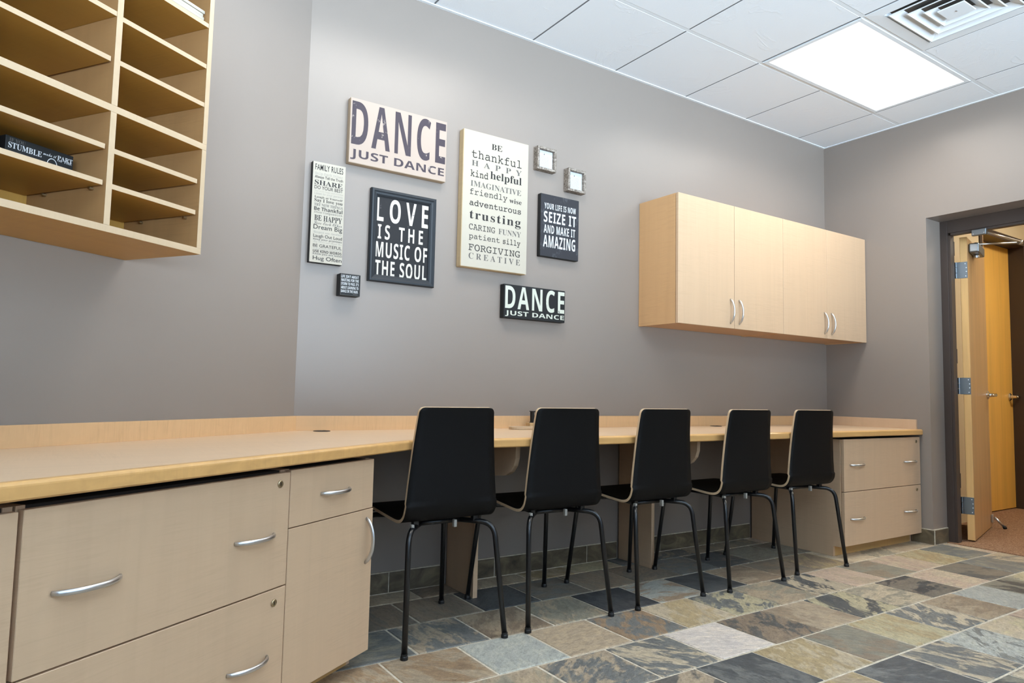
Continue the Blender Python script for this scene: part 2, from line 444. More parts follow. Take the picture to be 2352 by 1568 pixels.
TXT = {
'dance': [('DANCE', 'B', -3.8119, -3.3239, 2.063, 2.2728), ('JUST DANCE', 'B', -3.8125, -3.3285, 1.9929, 2.0435)] ,
'family': [('FAMILY RULES', 'N', -3.9686, -3.8399, 1.9137, 1.9411), ('Help Each Other', 'mg', -3.9695, -3.8405, 1.8901, 1.9049), ('Always Tell the Truth', 'N', -3.9688, -3.8392, 1.8729, 1.8894), ('SHARE', 'S', -3.9687, -3.8399, 1.8467, 1.8687), ('DO YOUR BEST', 'P', -3.9685, -3.8378, 1.8274, 1.843), ('Pay with hugs and kisses', 'mg', -3.967, -3.8365, 1.8134, 1.8229), ('Listen to your parents', 'Pg', -3.9671, -3.8377, 1.7992, 1.8128), ('Laugh at Yourself', 'S', -3.9665, -3.8371, 1.7848, 1.7963), ('Say I love you', 'S', -3.9665, -3.8365, 1.7653, 1.7848), ('TRY NEW THINGS', 'Sm', -3.9667, -3.8357, 1.7505, 1.7632), ('Be Thankful', 'B', -3.9659, -3.8359, 1.7303, 1.7479), ('Show Compassion', 'mm', -3.9651, -3.8352, 1.7155, 1.7286), ('BE HAPPY', 'S', -3.9634, -3.8366, 1.685, 1.7104), ('Love Each Other', 'Cm', -3.9647, -3.8364, 1.6681, 1.6823), ('Dream Big', 'P', -3.9655, -3.8337, 1.6397, 1.6667), ('Respect one Another', 'Sg', -3.9644, -3.8346, 1.6256, 1.6379), ('Laugh Out Loud', 'N', -3.9646, -3.8332, 1.6044, 1.6235), ('Keep your promises', 'Bm', -3.9641, -3.8333, 1.594, 1.6051), ('Say Please and Thank You', 'Cg', -3.9635, -3.8327, 1.5827, 1.5937), ('BE GRATEFUL', 'P', -3.9642, -3.8331, 1.5652, 1.5791), ('think of others before yourself', 'Pg', -3.9635, -3.8325, 1.5552, 1.5636), ('USE KIND WORDS', 'B', -3.963, -3.8327, 1.5409, 1.5534), ('Know you are loved', 'Bm', -3.9634, -3.8308, 1.529, 1.5396), ('Hug Often', 'P', -3.9625, -3.8314, 1.5017, 1.5255)] ,
'love': [('LOVE', 'N2', -3.6654, -3.3945, 1.7329, 1.8475), ('IS THE', 'N2', -3.6551, -3.4197, 1.649, 1.7195), ('MUSIC OF', 'N2', -3.6636, -3.3941, 1.5619, 1.6365), ('THE SOUL', 'N2', -3.6637, -3.3948, 1.4742, 1.5482), ('frame', '', -3.6574, -3.375, 1.4755, 1.8592)] ,
'storm': [("LIFE ISN'T ABOUT", 'N2', -3.8366, -3.7541, 1.4388, 1.4512), ('WAITING FOR THE', 'N2', -3.836, -3.7534, 1.4222, 1.4353), ("STORM TO PASS. IT'S", 'N2', -3.8358, -3.7532, 1.4054, 1.4183), ('ABOUT LEARNING TO', 'N2', -3.8357, -3.7536, 1.3884, 1.4013), ('DANCE IN THE RAIN.', 'N2', -3.8354, -3.7551, 1.3719, 1.3847)] ,
'thank': [('BE', 'S', -3.0591, -2.9935, 2.1979, 2.2281), ('thankful', 'm', -3.1777, -2.8688, 2.1321, 2.1751), ('H  A  P  P  Y', 'Sg', -3.1764, -2.8676, 2.0912, 2.1201), ('kind', 'M', -3.1811, -3.0755, 2.033, 2.0702), ('helpful', 'S', -3.0629, -2.8665, 2.03, 2.0828), ('IMAGINATIVE', 'tg', -3.1796, -2.8675, 1.9836, 2.0134), ('friendly', 'm', -3.1821, -2.955, 1.932, 1.9731), ('wise', 'S', -2.9418, -2.8637, 1.9357, 1.9613), ('adventurous', 'M', -3.1829, -2.8668, 1.8827, 1.9139), ('trusting', 'S', -3.1809, -2.867, 1.8028, 1.8612), ('CARING', 'm', -3.1824, -3.0262, 1.7589, 1.7889), ('FUNNY', 'tg', -3.0051, -2.8638, 1.759, 1.7879), ('patient', 'm', -3.1806, -2.9957, 1.7046, 1.7416), ('silly', 'M', -2.9768, -2.8668, 1.7037, 1.7425), ('FORGIVING', 'm', -3.1816, -2.8672, 1.6515, 1.6855), ('C R E A T I V E', 'tg', -3.1803, -2.8661, 1.6088, 1.6401)] ,
'seize': [('YOUR LIFE IS NOW', 'N2', -2.701, -2.4812, 1.9511, 1.9842), ('SEIZE IT', 'N2', -2.7043, -2.4781, 1.876, 1.9375), ('AND MAKE IT', 'N2', -2.7028, -2.4837, 1.8165, 1.8621), ('AMAZING', 'N2', -2.7058, -2.4825, 1.7374, 1.8051)] ,
'dance2': [('DANCE', 'B', -2.9492, -2.5591, 1.3772, 1.499), ('JUST DANCE', 'B', -2.9478, -2.5593, 1.3363, 1.3676)] ,
'f1': [('paper', '', -2.7264, -2.6391, 2.1829, 2.279), ('open', '', -2.7462, -2.6453, 2.1702, 2.2734)] ,
'f2': [('paper', '', -2.5133, -2.4275, 2.1005, 2.198), ('open', '', -2.5329, -2.4333, 2.089, 2.1925)] ,
'book': [('IF YOU', 'S', 1.3716, 1.3337, 1.528, 1.5368), ('STUMBLE', 'S', 1.3733, 1.2919, 1.5116, 1.5263), ('make it', 'Cb', 1.2889, 1.2544, 1.521, 1.5284), ('PART', 'S', 1.2519, 1.2114, 1.5203, 1.5309), ('OF THE', 'S', 1.2515, 1.2132, 1.5153, 1.5204), ('ring', '', 1.2772, 1.2521, 1.4951, 1.5194)] ,
}

# ================================================================== SETTING
def W(s, n, z=0.0):             # left-wall coordinates (s along the wall, n into the room) -> world
    d = Vector((-math.cos(TH), -math.sin(TH), 0)); nn = Vector((math.sin(TH), -math.cos(TH), 0))
    return Vector((XC, 0, z))+d*s+nn*n
LEFT_END = W(4.05, 0)           # where the left wall meets the side wall

# floor: slate slabs laid in half bond over pale grout
random.seed(11)
PAL = {k: lin(v) for k, v in {
    'T': (158, 142, 120), 't': (176, 162, 138), 'O': (160, 142, 108), 'o': (140, 116, 90), 'B': (132, 116, 98),
    'G': (130, 126, 112), 'g': (162, 163, 154), 'P': (196, 186, 176), 'p': (170, 150, 132), 'd': (104, 105, 102),
    'D': (76, 78, 78), 'k': (58, 60, 62), 'y': (170, 160, 130), 'n': (116, 108, 96)}.items()}
NAMED = {
 (0, -1): 'nB', (0, 0): 'Bn', (0, 1): 'Dk', (0, 2): 'nd', (0, 3): 'Bn', (0, 4): 'nB', (0, 5): 'dn', (0, 6): 'Dn', (0, 7): 'Gn', (0, 8): 'nG', (0, 9): 'BG',
 (1, -1): 'dG', (1, 0): 'dT', (1, 1): 'BT', (1, 2): 'GT', (1, 3): 'kD', (1, 4): 'go', (1, 5): 'Dk', (1, 6): 'BT', (1, 7): 'nB', (1, 8): 'BO', (1, 9): 'tT', (1, 10): 'tG',
 (2, -2): 'To', (2, -1): 'To', (2, 0): 'gg', (2, 1): 'TT', (2, 2): 'do', (2, 3): 'tO', (2, 4): 'dy', (2, 5): 'TG', (2, 6): 'Dt', (2, 7): 'pT', (2, 8): 'GB', (2, 9): 'pt', (2, 10): 'Oy', (2, 11): 'dG', (2, 12): 'tp',
 (3, -1): 'TB', (3, 0): 'TG', (3, 1): 'dT', (3, 2): 'dt', (3, 3): 'PP', (3, 4): 'BD', (3, 5): 'TB', (3, 6): 'Dy', (3, 7): 'tG', (3, 8): 'kn', (3, 9): 'pt', (3, 10): 'nD', (3, 11): 'dG', (3, 12): 'td',
 (4, 0): 'td', (4, 1): 'TD', (4, 2): 'Dd', (4, 3): 'Ot', (4, 4): 'GB', (4, 5): 'yO', (4, 6): 'dt', (4, 7): 'TB', (4, 8): 'gg', (4, 9): 'Gk', (4, 10): 'yG', (4, 11): 'yT',
 (5, 2): 'tT', (5, 3): 'OT', (5, 4): 'Dd', (5, 5): 'dt', (5, 6): 'gd', (5, 7): 'ty', (5, 8): 'pB', (5, 9): 'yt', (5, 10): 'TG',
 (6, 4): 'DG', (6, 5): 'dt', (6, 6): 'td', (6, 7): 'gt', (6, 8): 'Td', (6, 9): 'tT'}
POOL = ['TG', 'tT', 'dT', 'Dd', 'GT', 'Bn', 'gG', 'pt', 'Ot', 'dt', 'yT', 'nB']
def build_floor():
    bm = bmesh.new()
    la = bm.loops.layers.float_color.new('tile_a'); lb = bm.loops.layers.float_color.new('tile_b'); lr = bm.loops.layers.float_color.new('tile_r')
    PW, PH, G = 0.306, 0.297, 0.0052
    for j in range(-1, 18):
        y1 = -0.155-PH*j; y0 = y1-PH
        ph = -3.588 if j % 2 == 0 else -3.741
        for k in range(-13, 13):
            x0 = ph+PW*k; x1 = x0+PW
            if x0 > 0.17: continue
            if y1 > 0: y1 = 0.02
            if x1 < 0.17 and x0 > 0.02 and y0 > -0.74: continue
            if x1 > 0.165: x1 = 0.165
            j_ = lambda: random.uniform(-0.0012, 0.0012)
            pts = [(x0+G+j_(), y0+G+j_()), (x1-G+j_(), y0+G+j_()), (x1-G+j_(), y1-G+j_()), (x0+G+j_(), y1-G+j_())]
            h = random.uniform(-0.0008, 0.0006)
            e = 0.003
            cx = (x0+x1)/2; cy = (y0+y1)/2
            lo = [bm.verts.new((p[0], p[1], -0.006)) for p in pts]
            mid = [bm.verts.new((p[0], p[1], -0.002+h)) for p in pts]
            top = [bm.verts.new((p[0]+(e if p[0] < cx else -e), p[1]+(e if p[1] < cy else -e), h)) for p in pts]
            fs = [bm.faces.new(top)]
            for q in range(4):
                fs.append(bm.faces.new((lo[q], lo[(q+1) % 4], mid[(q+1) % 4], mid[q])))
                fs.append(bm.faces.new((mid[q], mid[(q+1) % 4], top[(q+1) % 4], top[q])))
            key = NAMED.get((j, k)) or random.choice(POOL)
            ca, cb = PAL[key[0]], PAL[key[1]]
            f1 = 1.0*random.uniform(0.90, 1.08); rr = random.random()
            for f in fs:
                for lp in f.loops:
                    lp[la] = (*[c*f1 for c in ca], 1); lp[lb] = (*[c*f1 for c in cb], 1); lp[lr] = (rr, rr, rr, 1)
    me = bpy.data.meshes.new('floor'); 
    n_tiles = len(bm.faces)
    g = [bm.verts.new(p) for p in ((SIDE-0.1, REAR-0.1, -0.0035), (0.165, REAR-0.1, -0.0035), (0.165, 0.1, -0.0035), (SIDE-0.1, 0.1, -0.0035))]
    f = bm.faces.new(g); f.material_index = 1
    g2 = [bm.verts.new((v.co.x, v.co.y, -0.1)) for v in g]
    f = bm.faces.new(g2[::-1]); f.material_index = 1
    for q in range(4):
        f = bm.faces.new((g[q], g2[q], g2[(q+1) % 4], g[(q+1) % 4])); f.material_index = 1
    bm.normal_update(); bm.to_mesh(me); bm.free()
    me.materials.append(M['slate']); me.materials.append(M['grout'])
    o = bpy.data.objects.new('floor', me); COL.objects.link(o); o['kind'] = 'structure'
    o['label'] = 'slate tile floor in grey, tan and ochre'
build_floor()

b = MB(); b.box(0.165, 3.6, -2.7, -0.05, -0.1, 0.004)
struct('floor_corridor', b, 'carpet', 'brown flecked carpet beyond the doorway')

# walls
b = MB(); b.box(-4.3, 0.0, 0.0, 0.12, -0.05, H+0.1); struct('wall_back', b, 'wall')
b = MB()
p = [W(0, 0), W(4.2, 0), W(4.2, -0.12), W(-0.04, -0.12)]
b.prism([(v.x, v.y) for v in p], 2, -0.05, H+0.1); struct('wall_left', b, 'wall')
DY0, DY1, DZ = -0.739, -1.60, 2.187
b = MB()
b.box(0.0, 0.29, DY0, 0.12, -0.05, H+0.1); b.box(0.0, 0.29, DY1, DY0, DZ, H+0.1); b.box(0.0, 0.29, REAR, DY1, -0.05, H+0.1)
struct('wall_right', b, 'wall')
b = MB(); b.box(SIDE-0.12, SIDE, REAR, LEFT_END.y+0.1, -0.05, H+0.1); struct('wall_side', b, 'wall')
b = MB()
xs = [SIDE-0.12]+[v for wdw in WINS for v in wdw]+[0.29]
for i in range(0, len(xs), 2): b.box(xs[i], xs[i+1], REAR-0.12, REAR, -0.05, H+0.1)
for (x0, x1) in WINS: b.box(x0, x1, REAR-0.12, REAR, -0.05, WZ0); b.box(x0, x1, REAR-0.12, REAR, WZ1, H+0.1)
struct('wall_rear', b, 'wall')
for i, (x0, x1) in enumerate(WINS):
    b = MB(); t = 0.05
    b.box(x0, x0+t, REAR-0.1, REAR-0.03, WZ0, WZ1); b.box(x1-t, x1, REAR-0.1, REAR-0.03, WZ0, WZ1)
    b.box(x0+t, x1-t, REAR-0.1, REAR-0.03, WZ0, WZ0+t); b.box(x0+t, x1-t, REAR-0.1, REAR-0.03, WZ1-t, WZ1)
    xm = (x0+x1)/2; b.box(xm-t/2, xm+t/2, REAR-0.1, REAR-0.03, WZ0+t, WZ1-t)
    o = struct('window_%d' % (i+1), b, 'white')
    p = MB(); p.box(x0+t, xm-t/2, REAR-0.068, REAR-0.062, WZ0+t, WZ1-t); p.box(xm+t/2, x1-t, REAR-0.068, REAR-0.062, WZ0+t, WZ1-t)
    p.build('pane', 'pane', o)

# ceiling: lay-in tiles that hang a little below a white grid
T = 0.6096; GA, GB = -0.3496, -0.5852
b = MB()
gx = [0.0]+[GA-T*k for k in range(0, 13)]; gy = [0.0]+[GB-T*k for k in range(0, 9)]
LIGHTS = [(0, 0), (4, 0), (1, 5)]    # first grid column, row of each 2 x 4 panel; last is unseen, added fill
skip = set()
for (k, j) in LIGHTS: skip |= {(k+1, j+1), (k+2, j+1)}
skip.add((2, 2))
for i in range(len(gx)-1):
    for j in range(len(gy)-1):
        if (i, j) in skip: continue
        x1, x0 = gx[i], gx[i+1]; y1, y0 = gy[j], gy[j+1]
        if x1 < SIDE or y1 < REAR: continue
        if (Vector((x1, y0, 0))-Vector((XC, 0, 0))).dot(Vector((math.sin(TH), -math.cos(TH), 0))) < 0: continue
        g = 0.0115; gn = 0.0048
        b.box(x0+gn, x1-(gn if i else 0), y0+g, y1-(g if j else 0), H, H+0.018, 0.0012, 0, 1)
o = struct('ceiling', b, 'tile', 'white textured ceiling tiles in a grid')
b = MB(); b.box(SIDE-0.12, 0.29, REAR-0.12, 0.12, H+0.019, H+0.1, 0, 1)  # backing plate coloured dark as the shade in the tile gaps
for y in gy[1:]:
    if y > REAR: b.box(SIDE, 0.0, y-0.0113, y+0.0113, H+0.0006, H+0.016)
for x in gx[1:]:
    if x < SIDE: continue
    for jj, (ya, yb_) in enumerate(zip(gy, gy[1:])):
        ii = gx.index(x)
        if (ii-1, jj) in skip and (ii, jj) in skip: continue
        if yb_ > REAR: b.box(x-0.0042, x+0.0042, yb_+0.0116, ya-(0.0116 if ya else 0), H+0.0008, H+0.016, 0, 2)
b.build('grid', ['tgrid', 'recess_shade', 'gap_shade_grey'], o)
# slim wall angle round the ceiling
b = MB(); b.box(XC, 0, -0.016, 0, H-0.004, H+0.01); b.box(-0.016, 0, REAR, -0.016, H-0.004, H+0.01)
p = [W(0, 0), W(4.0, 0), W(4.0, 0.016), W(0.01, 0.016)]
b.prism([(v.x, v.y) for v in p], 2, H-0.004, H+0.01)
struct('trim_1', b, 'tgrid')

# slate skirting, set on the wall with open joints
def skirting(name, runs):
    b = MB()
    for (pa, pb, n, joints) in runs:      # from pa to pb, n = outward normal
        pa, pb, n = Vector(pa), Vector(pb), Vector(n)
        L = (pb-pa).length; d = (pb-pa)/L
        js = [0.0]+[q for q in joints if 0 < q < L]+[L]
        for a, c in zip(js, js[1:]):
            q = [pa+d*(a+0.003), pa+d*(c-0.003), pa+d*(c-0.003)+n*0.012, pa+d*(a+0.003)+n*0.012]
            b.prism([(v.x, v.y) for v in q], 2, 0.004, 0.094, 0, 0.0015)
        q = [pa, pb, pb+n*0.008, pa+n*0.008]
        b.prism([(v.x, v.y) for v in q], 2, -0.004, 0.0985, 1)
    return struct(name, b, ['slate_base', 'grout'])
skirting('baseboard_back', [((-4.0, 0, 0), (-3.262, 0, 0), (0, -1, 0), (0.155, 0.463)), ((-3.225, 0, 0), (-2.125, 0, 0), (0, -1, 0), (0.267, 0.572, 0.877)), ((-2.085, 0, 0), (-0.93, 0, 0), (0, -1, 0), (0.31, 0.615, 0.92))])
skirting('baseboard_right', [((0, -0.607, 0), (0, DY0-0.012, 0), (-1, 0, 0), ()), ((0, DY0, 0), (0.188, DY0, 0), (0, -1, 0), ())])

# door frame of the near doorway (dark brown steel) and the corridor
b = MB()
JY = -0.786
b.box(0.19, 0.288, JY, DY0, 0, DZ, 0.002); b.box(0.197, 0.240, JY-0.016, JY+0.001, 0, 2.083, 0.001)
b.box(0.19, 0.288, DY1, DY1+0.047, 0, DZ, 0.002); b.box(0.197, 0.24, DY1+0.046, DY1+0.063, 0, 2.083, 0.001)
b.box(0.19, 0.288, DY1+0.0475, JY-0.0005, 2.10, DZ, 0.002); b.box(0.197, 0.24, DY1+0.064, JY-0.017, 2.084, 2.101, 0.001)
o = struct('trim_2', b, 'frame_brown', 'dark brown steel frame round the near doorway')
b = MB()
for z in (1.955, 1.205, 0.36):
    b.box(0.246, 0.284, JY-0.002, JY, z, z+0.10, 0.004)
    b.lathe([(0.0045, 0), (0.0045, 0.003)], 12, 1, Matrix.Translation((0.262, JY-0.001, z+0.055)) @ Matrix.Rotation(R(90), 4, 'X'))
b.build('hinge_plate', ['frame_brown', 'steel'], o)

HY = -0.45; HZ = 2.86
b = MB()
b.box(0.29, 1.497, HY, HY+0.12, -0.05, HZ+0.1); b.box(1.497, 2.4405, HY, HY+0.12, 2.4205, HZ+0.1); b.box(2.4405, 3.6, HY, HY+0.12, -0.05, HZ+0.1)
struct('wall_corridor_back', b, 'wall_hall')
b = MB(); b.box(3.5, 3.6, -2.7, HY, -0.05, HZ+0.1); struct('wall_corridor_end', b, 'wall_hall')
b = MB(); b.box(0.29, 3.6, -2.8, -2.7, -0.05, HZ+0.1); struct('wall_corridor_front', b, 'wall_hall')
b = MB(); b.box(0.291, 3.6, -2.8, HY+0.12, HZ, HZ+0.1); struct('ceiling_corridor', b, 'white')
# frame of the far door
b = MB()
b.box(1.50, 1.545, HY-0.01, -0.29, 0, 2.42); b.box(1.5455, 1.592, HY+0.004, -0.29, 0, 2.3645, 0, 1)
b.box(2.386, 2.44, HY-0.003, -0.29, 0, 2.42); b.box(1.5455, 2.3855, HY-0.01, -0.29, 2.365, 2.42)
b.box(1.5925, 2.3855, -0.283, -0.262, 0, 2.364)
struct('trim_3', b, ['frame_brown', 'band'], 'dark brown frame of the golden door')

# ------------------------------------------------------------------ doors
A = Vector((0.343, -0.845, 0)); DD = Vector((0.968, 0.252, 0)).normalized(); DN = Vector((-DD.y, DD.x, 0))
XD = Matrix(((DD.x, DN.x, 0, A.x), (DD.y, DN.y, 0, A.y), (0, 0, 1, 0), (0, 0, 0, 1)))   # x along the leaf, y through it
b = MB(); b.box(0.0, 0.768, 0.0, 0.045, 0.012, 2.088, 0.0015, 0, 1, XD)
d1 = struct('door_1', b, 'door', 'birch veneer door standing open into the corridor')
b = MB(); b.box(-0.0015, 0.0, 0.002, 0.043, 0.014, 2.086, 0, 0, 1, XD); b.build('leaf_edge', 'door_edge', d1)
for z in (1.80, 0.995, 0.185):
    b = MB()
    b.box(-0.005, -0.0015, 0.001, 0.062, z, z+0.114, 0.0008, 0, 1, XD)
    for q in range(3):
        b.lathe([(0.0085, 0.001), (0.0085, 0.037)], 14, 0, XD @ Matrix.Translation((-0.010, 0.068, z+0.038*q)))
    for (yy, zz) in ((0.012, 0.014), (0.008, 0.045), (0.008, 0.072), (0.014, 0.10)):
        b.lathe([(0.0035, 0), (0.0035, 0.002)], 10, 1, XD @ Matrix.Translation((-0.005, yy, z+zz)) @ Matrix.Rotation(R(-90), 4, 'Y'))
    b.build('hinge', ['hinge', 'white'], d1)
def lever(parent, xf, flip=1):
    b = MB()
    b.lathe([(0.033, 0), (0.033, 0.006), (0.026, 0.012), (0.016, 0.016), (0.012, 0.05), (0.013, 0.058)], 24, 0, xf)
    L = [xf @ Vector(p) for p in ((0, 0, 0.052), (-0.02*flip, 0.0, 0.056), (-0.06*flip, -0.001, 0.055), (-0.10*flip, -0.003, 0.050), (-0.118*flip, -0.004, 0.044))]
    b.tube(L, [0.012, 0.011, 0.0095, 0.009, 0.008], 12, 0)
    return b.build('lever_handle', 'chrome', parent)
RX = Matrix.Rotation(R(90), 4, 'X')          # local z -> -y
lever(d1, XD @ Matrix.Translation((0.715, 0.0, 1.0)) @ RX, 1)
# overhead closer
b = MB(); b.box(0.045, 0.30, -0.062, -0.002, 1.985, 2.05, 0.008, 0, 2, XD)
b.box(0.043, 0.046, -0.055, -0.010, 1.992, 2.043, 0.002, 1, 1, XD)
b.lathe([(0.019, 0), (0.019, 0.016), (0.014, 0.024)], 18, 1, XD @ Matrix.Translation((0.16, -0.032, 1.962)))
cl = b.build('closer', ['hinge', 'steel'], d1)
el = Vector((0.80, -1.00, 2.085))
p0 = XD @ Vector((0.16, -0.032, 2.06)); sh = Vector((0.205, -1.0, 2.085))
b = MB(); b.tube([p0+Vector((0, 0, -0.02)), p0+Vector((0, 0, 0.012))], 0.012); b.tube([p0, el], 0.007, 8); b.tube([el+Vector((0, 0, -0.012)), el+Vector((0, 0, 0.016))], 0.012, 10)
b.tube([el+Vector((0, 0, 0.006)), sh+Vector((0.02, 0, -0.008))], 0.0085, 8)
b.build('closer_arm', 'steel', cl)
b = MB(); b.box(0.165, 0.192, -1.035, -0.945, 2.048, 2.092, 0.006)
for yy in (-1.022, -0.958): b.lathe([(0.004, 0), (0.004, 0.003)], 10, 1, Matrix.Translation((0.165, yy, 2.06)) @ Matrix.Rotation(R(-90), 4, 'Y'))
b.build('closer_shoe', ['hinge', 'steel'], o)
# kick-down stop
b = MB(); b.box(0.715, 0.755, -0.014, 0.0, 0.045, 0.105, 0.003, 0, 1, XD)
b.tube([XD @ Vector((0.735, -0.02, 0.085)), XD @ Vector((0.75, -0.075, 0.022))], 0.008, 10)
b.tube([XD @ Vector((0.75, -0.075, 0.024)), XD @ Vector((0.752, -0.083, 0.006))], 0.013, 12, 1)
b.build('door_stop', ['alu', 'rubber'], d1)

b = MB(); b.box(1.594, 2.384, -0.33, -0.2845, 0.012, 2.362, 0.0015)
d2 = struct('door_2', b, 'door_gold', 'golden lit door across the corridor')
lever(d2, Matrix.Translation((2.318, -0.33, 1.0)) @ RX, -1)

# ================================================================== CEILING FITTINGS
pl = ['flat white ceiling light panel beside the air vent', 'flat white ceiling light panel above the framed wall signs', 'added unseen white ceiling light panel over the open middle of the floor']
for (k, j), lb in zip(LIGHTS, pl):
    x1 = GA-T*k; x0 = x1-2*T; y1 = GB-T*j; y0 = y1-T
    if y0 < REAR: y0 = REAR+0.05
    t = thing('ceiling_light', lb, 'ceiling light', (x0, y0, H-0.004), group='recessed ceiling light panels')
    b = MB(); g = 0.010; e = 0.036
    b.box(x0+g, x1-g, y0+g, y0+e, H-0.003, H+0.0185, 0.0015); b.box(x0+g, x1-g, y1-e, y1-g, H-0.003, H+0.0185, 0.0015)
    b.box(x0+g, x0+e, y0+e, y1-e, H-0.003, H+0.0185, 0.0015); b.box(x1-e, x1-g, y0+e, y1-e, H-0.003, H+0.0185, 0.0015)
    b.build('frame', 'white', t)
    b = MB(); b.box(x0+e, x1-e, y0+e, y1-e, H-0.001, H+0.004); b.build('diffuser', 'panel', t)
    ld = bpy.data.lights.new('lamp', 'AREA'); ld.shape = 'RECTANGLE'; ld.size = 2*T-2*e; ld.size_y = T-2*e
    ld.energy = PANEL_WATTS; ld.color = PANEL_COLOR; ld.spread = R(150)
    lo = bpy.data.objects.new('lamp', ld); COL.objects.link(lo); lo.parent = t
    lo.matrix_world = Matrix.Translation(((x0+x1)/2, (y0+y1)/2, H-0.003))

# air vent: pressed square face with nested sloping cones over a plate coloured with the duct's shade
x1 = GA-T; x0 = x1-T; y1 = GB-T; y0 = y1-T
t = thing('air_vent', 'square white ceiling air vent with nested louvres beside the light panel', 'air vent', (x0, y0, H-0.03))
cx, cy = (x0+x1)/2, (y0+y1)/2
def ring(b, h0, z0, h1, z1, tk=0.0025):
    def sq(h, z): return [(cx-h, cy-h, z), (cx+h, cy-h, z), (cx+h, cy+h, z), (cx-h, cy+h, z)]
    b2 = [sq(h0, z0), sq(h1, z1), sq(h1-tk, z1+tk), sq(h0-tk, z0+tk)]
    V = [p for r in b2 for p in r]; F = []
    for r in range(4):
        n = (r+1) % 4
        for q in range(4): F.append((r*4+q, r*4+(q+1) % 4, n*4+(q+1) % 4, n*4+q))
    b.raw(V, F)
b = MB(); ring(b, T/2-0.006, H-0.002, T/2-0.070, H-0.004); ring(b, T/2-0.070, H-0.004, T/2-0.082, H+0.012); b.box(x0+0.006, x1-0.006, y1-0.0085, y1-0.006, H-0.002, H+0.016); b.box(x0+0.006, x1-0.006, y0+0.006, y0+0.0085, H-0.002, H+0.016); b.box(x0+0.006, x0+0.0085, y0+0.0085, y1-0.0085, H-0.002, H+0.016); b.box(x1-0.0085, x1-0.006, y0+0.0085, y1-0.0085, H-0.002, H+0.016)
fr = b.build('frame', 'white', t)
for (h, hh) in ((0.222, 0.160), (0.162, 0.106), (0.108, 0.052)):
    b = MB(); ring(b, h, H-0.009, hh+0.012, H+0.012); ring(b, h, H-0.009, h-0.006, H-0.011)
    b.build('louvre', 'white', t)
b = MB(); b.box(cx-0.062, cx+0.062, cy-0.062, cy+0.062, H-0.012, H-0.006, 0.002); b.box(cx-0.006, cx+0.006, cy-0.003, cy+0.003, H-0.0135, H-0.012, 0.0005, 1)
b.build('centre_plate', ['white', 'alu'], t)
b = MB(); b.box(x0+0.03, x1-0.03, y0+0.03, y1-0.03, H+0.0162, H+0.0182); b.build('duct', 'recess_shade', t)

# corridor lamp (warm), on the corridor ceiling
t = thing('ceiling_light', 'warm square ceiling lamp in the corridor', 'ceiling light', (1.7, -1.7, HZ-0.02))
b = MB(); b.box(1.38, 2.02, -2.02, -1.98, HZ-0.02, HZ); b.box(1.38, 2.02, -1.42, -1.38, HZ-0.02, HZ); b.box(1.38, 1.42, -1.98, -1.42, HZ-0.02, HZ); b.box(1.98, 2.02, -1.98, -1.42, HZ-0.02, HZ)
b.build('frame', 'white', t)
b = MB(); b.box(1.42, 1.98, -1.98, -1.42, HZ-0.014, HZ-0.002); b.build('diffuser', 'panel_hall', t)

# ================================================================== WORKTOP
ZC, ZS, LIP = 0.753, 0.817, 0.0365
ND, BD = 0.70, 0.688            # depth of the left and the back run
def mitre(n, y):                # where the left line at depth n meets the back line at depth y
    s = (y-n*math.cos(TH))/math.sin(TH)
    v = W(s, n); return Vector((v.x, v.y, 0))
S_END = 2.5                     # the left run goes on past the camera's view
t = thing('worktop', 'long maple laminate worktop bent along two walls', 'worktop', (-2.0, -0.3, ZC-LIP))
ew = 0.022
m1 = mitre(ND-ew, BD-ew); m2 = mitre(ND, BD)
a_ = W(S_END, 0.001); b_ = W(S_END, ND-ew)
c0 = Vector((XC, -0.001, 0)); 
b = MB()
b.prism([(c0.x, c0.y), (a_.x, a_.y), (b_.x, b_.y), (m1.x, m1.y), (-0.002, -(BD-ew)), (-0.002, -0.001)], 2, ZC-0.03, ZC)
b.build('top', 'laminate_top', t)
# rounded solid maple edge swept along the two fronts
def edge_ring(pos, out):
    prof = [(0.0005, ZC), (0.012, ZC)]+[(0.012+0.010*math.sin(R(q)), ZC-0.010*(1-math.cos(R(q)))) for q in (20, 45, 70, 90)]+[(0.022, ZC-LIP+0.004), (0.018, ZC-LIP), (0.0005, ZC-LIP)]
    return [Vector((pos.x+out.x*u, pos.y+out.y*u, z)) for u, z in prof]
nL = Vector((math.sin(TH), -math.cos(TH), 0)); nB = Vector((0, -1, 0))
om = (m2-m1)/ew
b = MB()
b.sweep([edge_ring(W(S_END, ND-ew), nL), edge_ring(m1, om), edge_ring(Vector((-0.002, -(BD-ew), 0)), nB)])
b.build('front_edge', 'edge', t)
ms = mitre(0.020, 0.020)
b = MB(); b.prism([(XC, -0.001), (-0.002, -0.001), (-0.002, -0.020), (ms.x, ms.y)], 2, ZC, ZS, 0, 0.0006); b.build('backsplash', ['laminate_long'], t)
b = MB(); b.box(-0.020, -0.002, -0.655, -0.0205, ZC, ZS, 0.001); b.build('backsplash', ['laminate'], t)
q = [W(S_END, 0.001), W(0.0, 0.001), ms, W(S_END, 0.020)]
b = MB(); b.prism([(v.x, v.y) for v in q], 2, ZC, ZS, 0, 0.0006); b.build('backsplash', 'laminate_long', t)
for (gx_, gy_) in ((-3.903, -0.072), (-1.338, -0.068)):
    b = MB(); b.lathe([(0.036, 0), (0.037, 0.0015), (0.034, 0.003), (0.028, 0.0035)], 32, 0, Matrix.Translation((gx_, gy_, ZC)))
    b.lathe([(0.008, 0.0034), (0.008, 0.0042)], 16, 1, Matrix.Translation((gx_+0.012, gy_, ZC)))
    b.build('grommet', ['grommet', 'slot'], t)

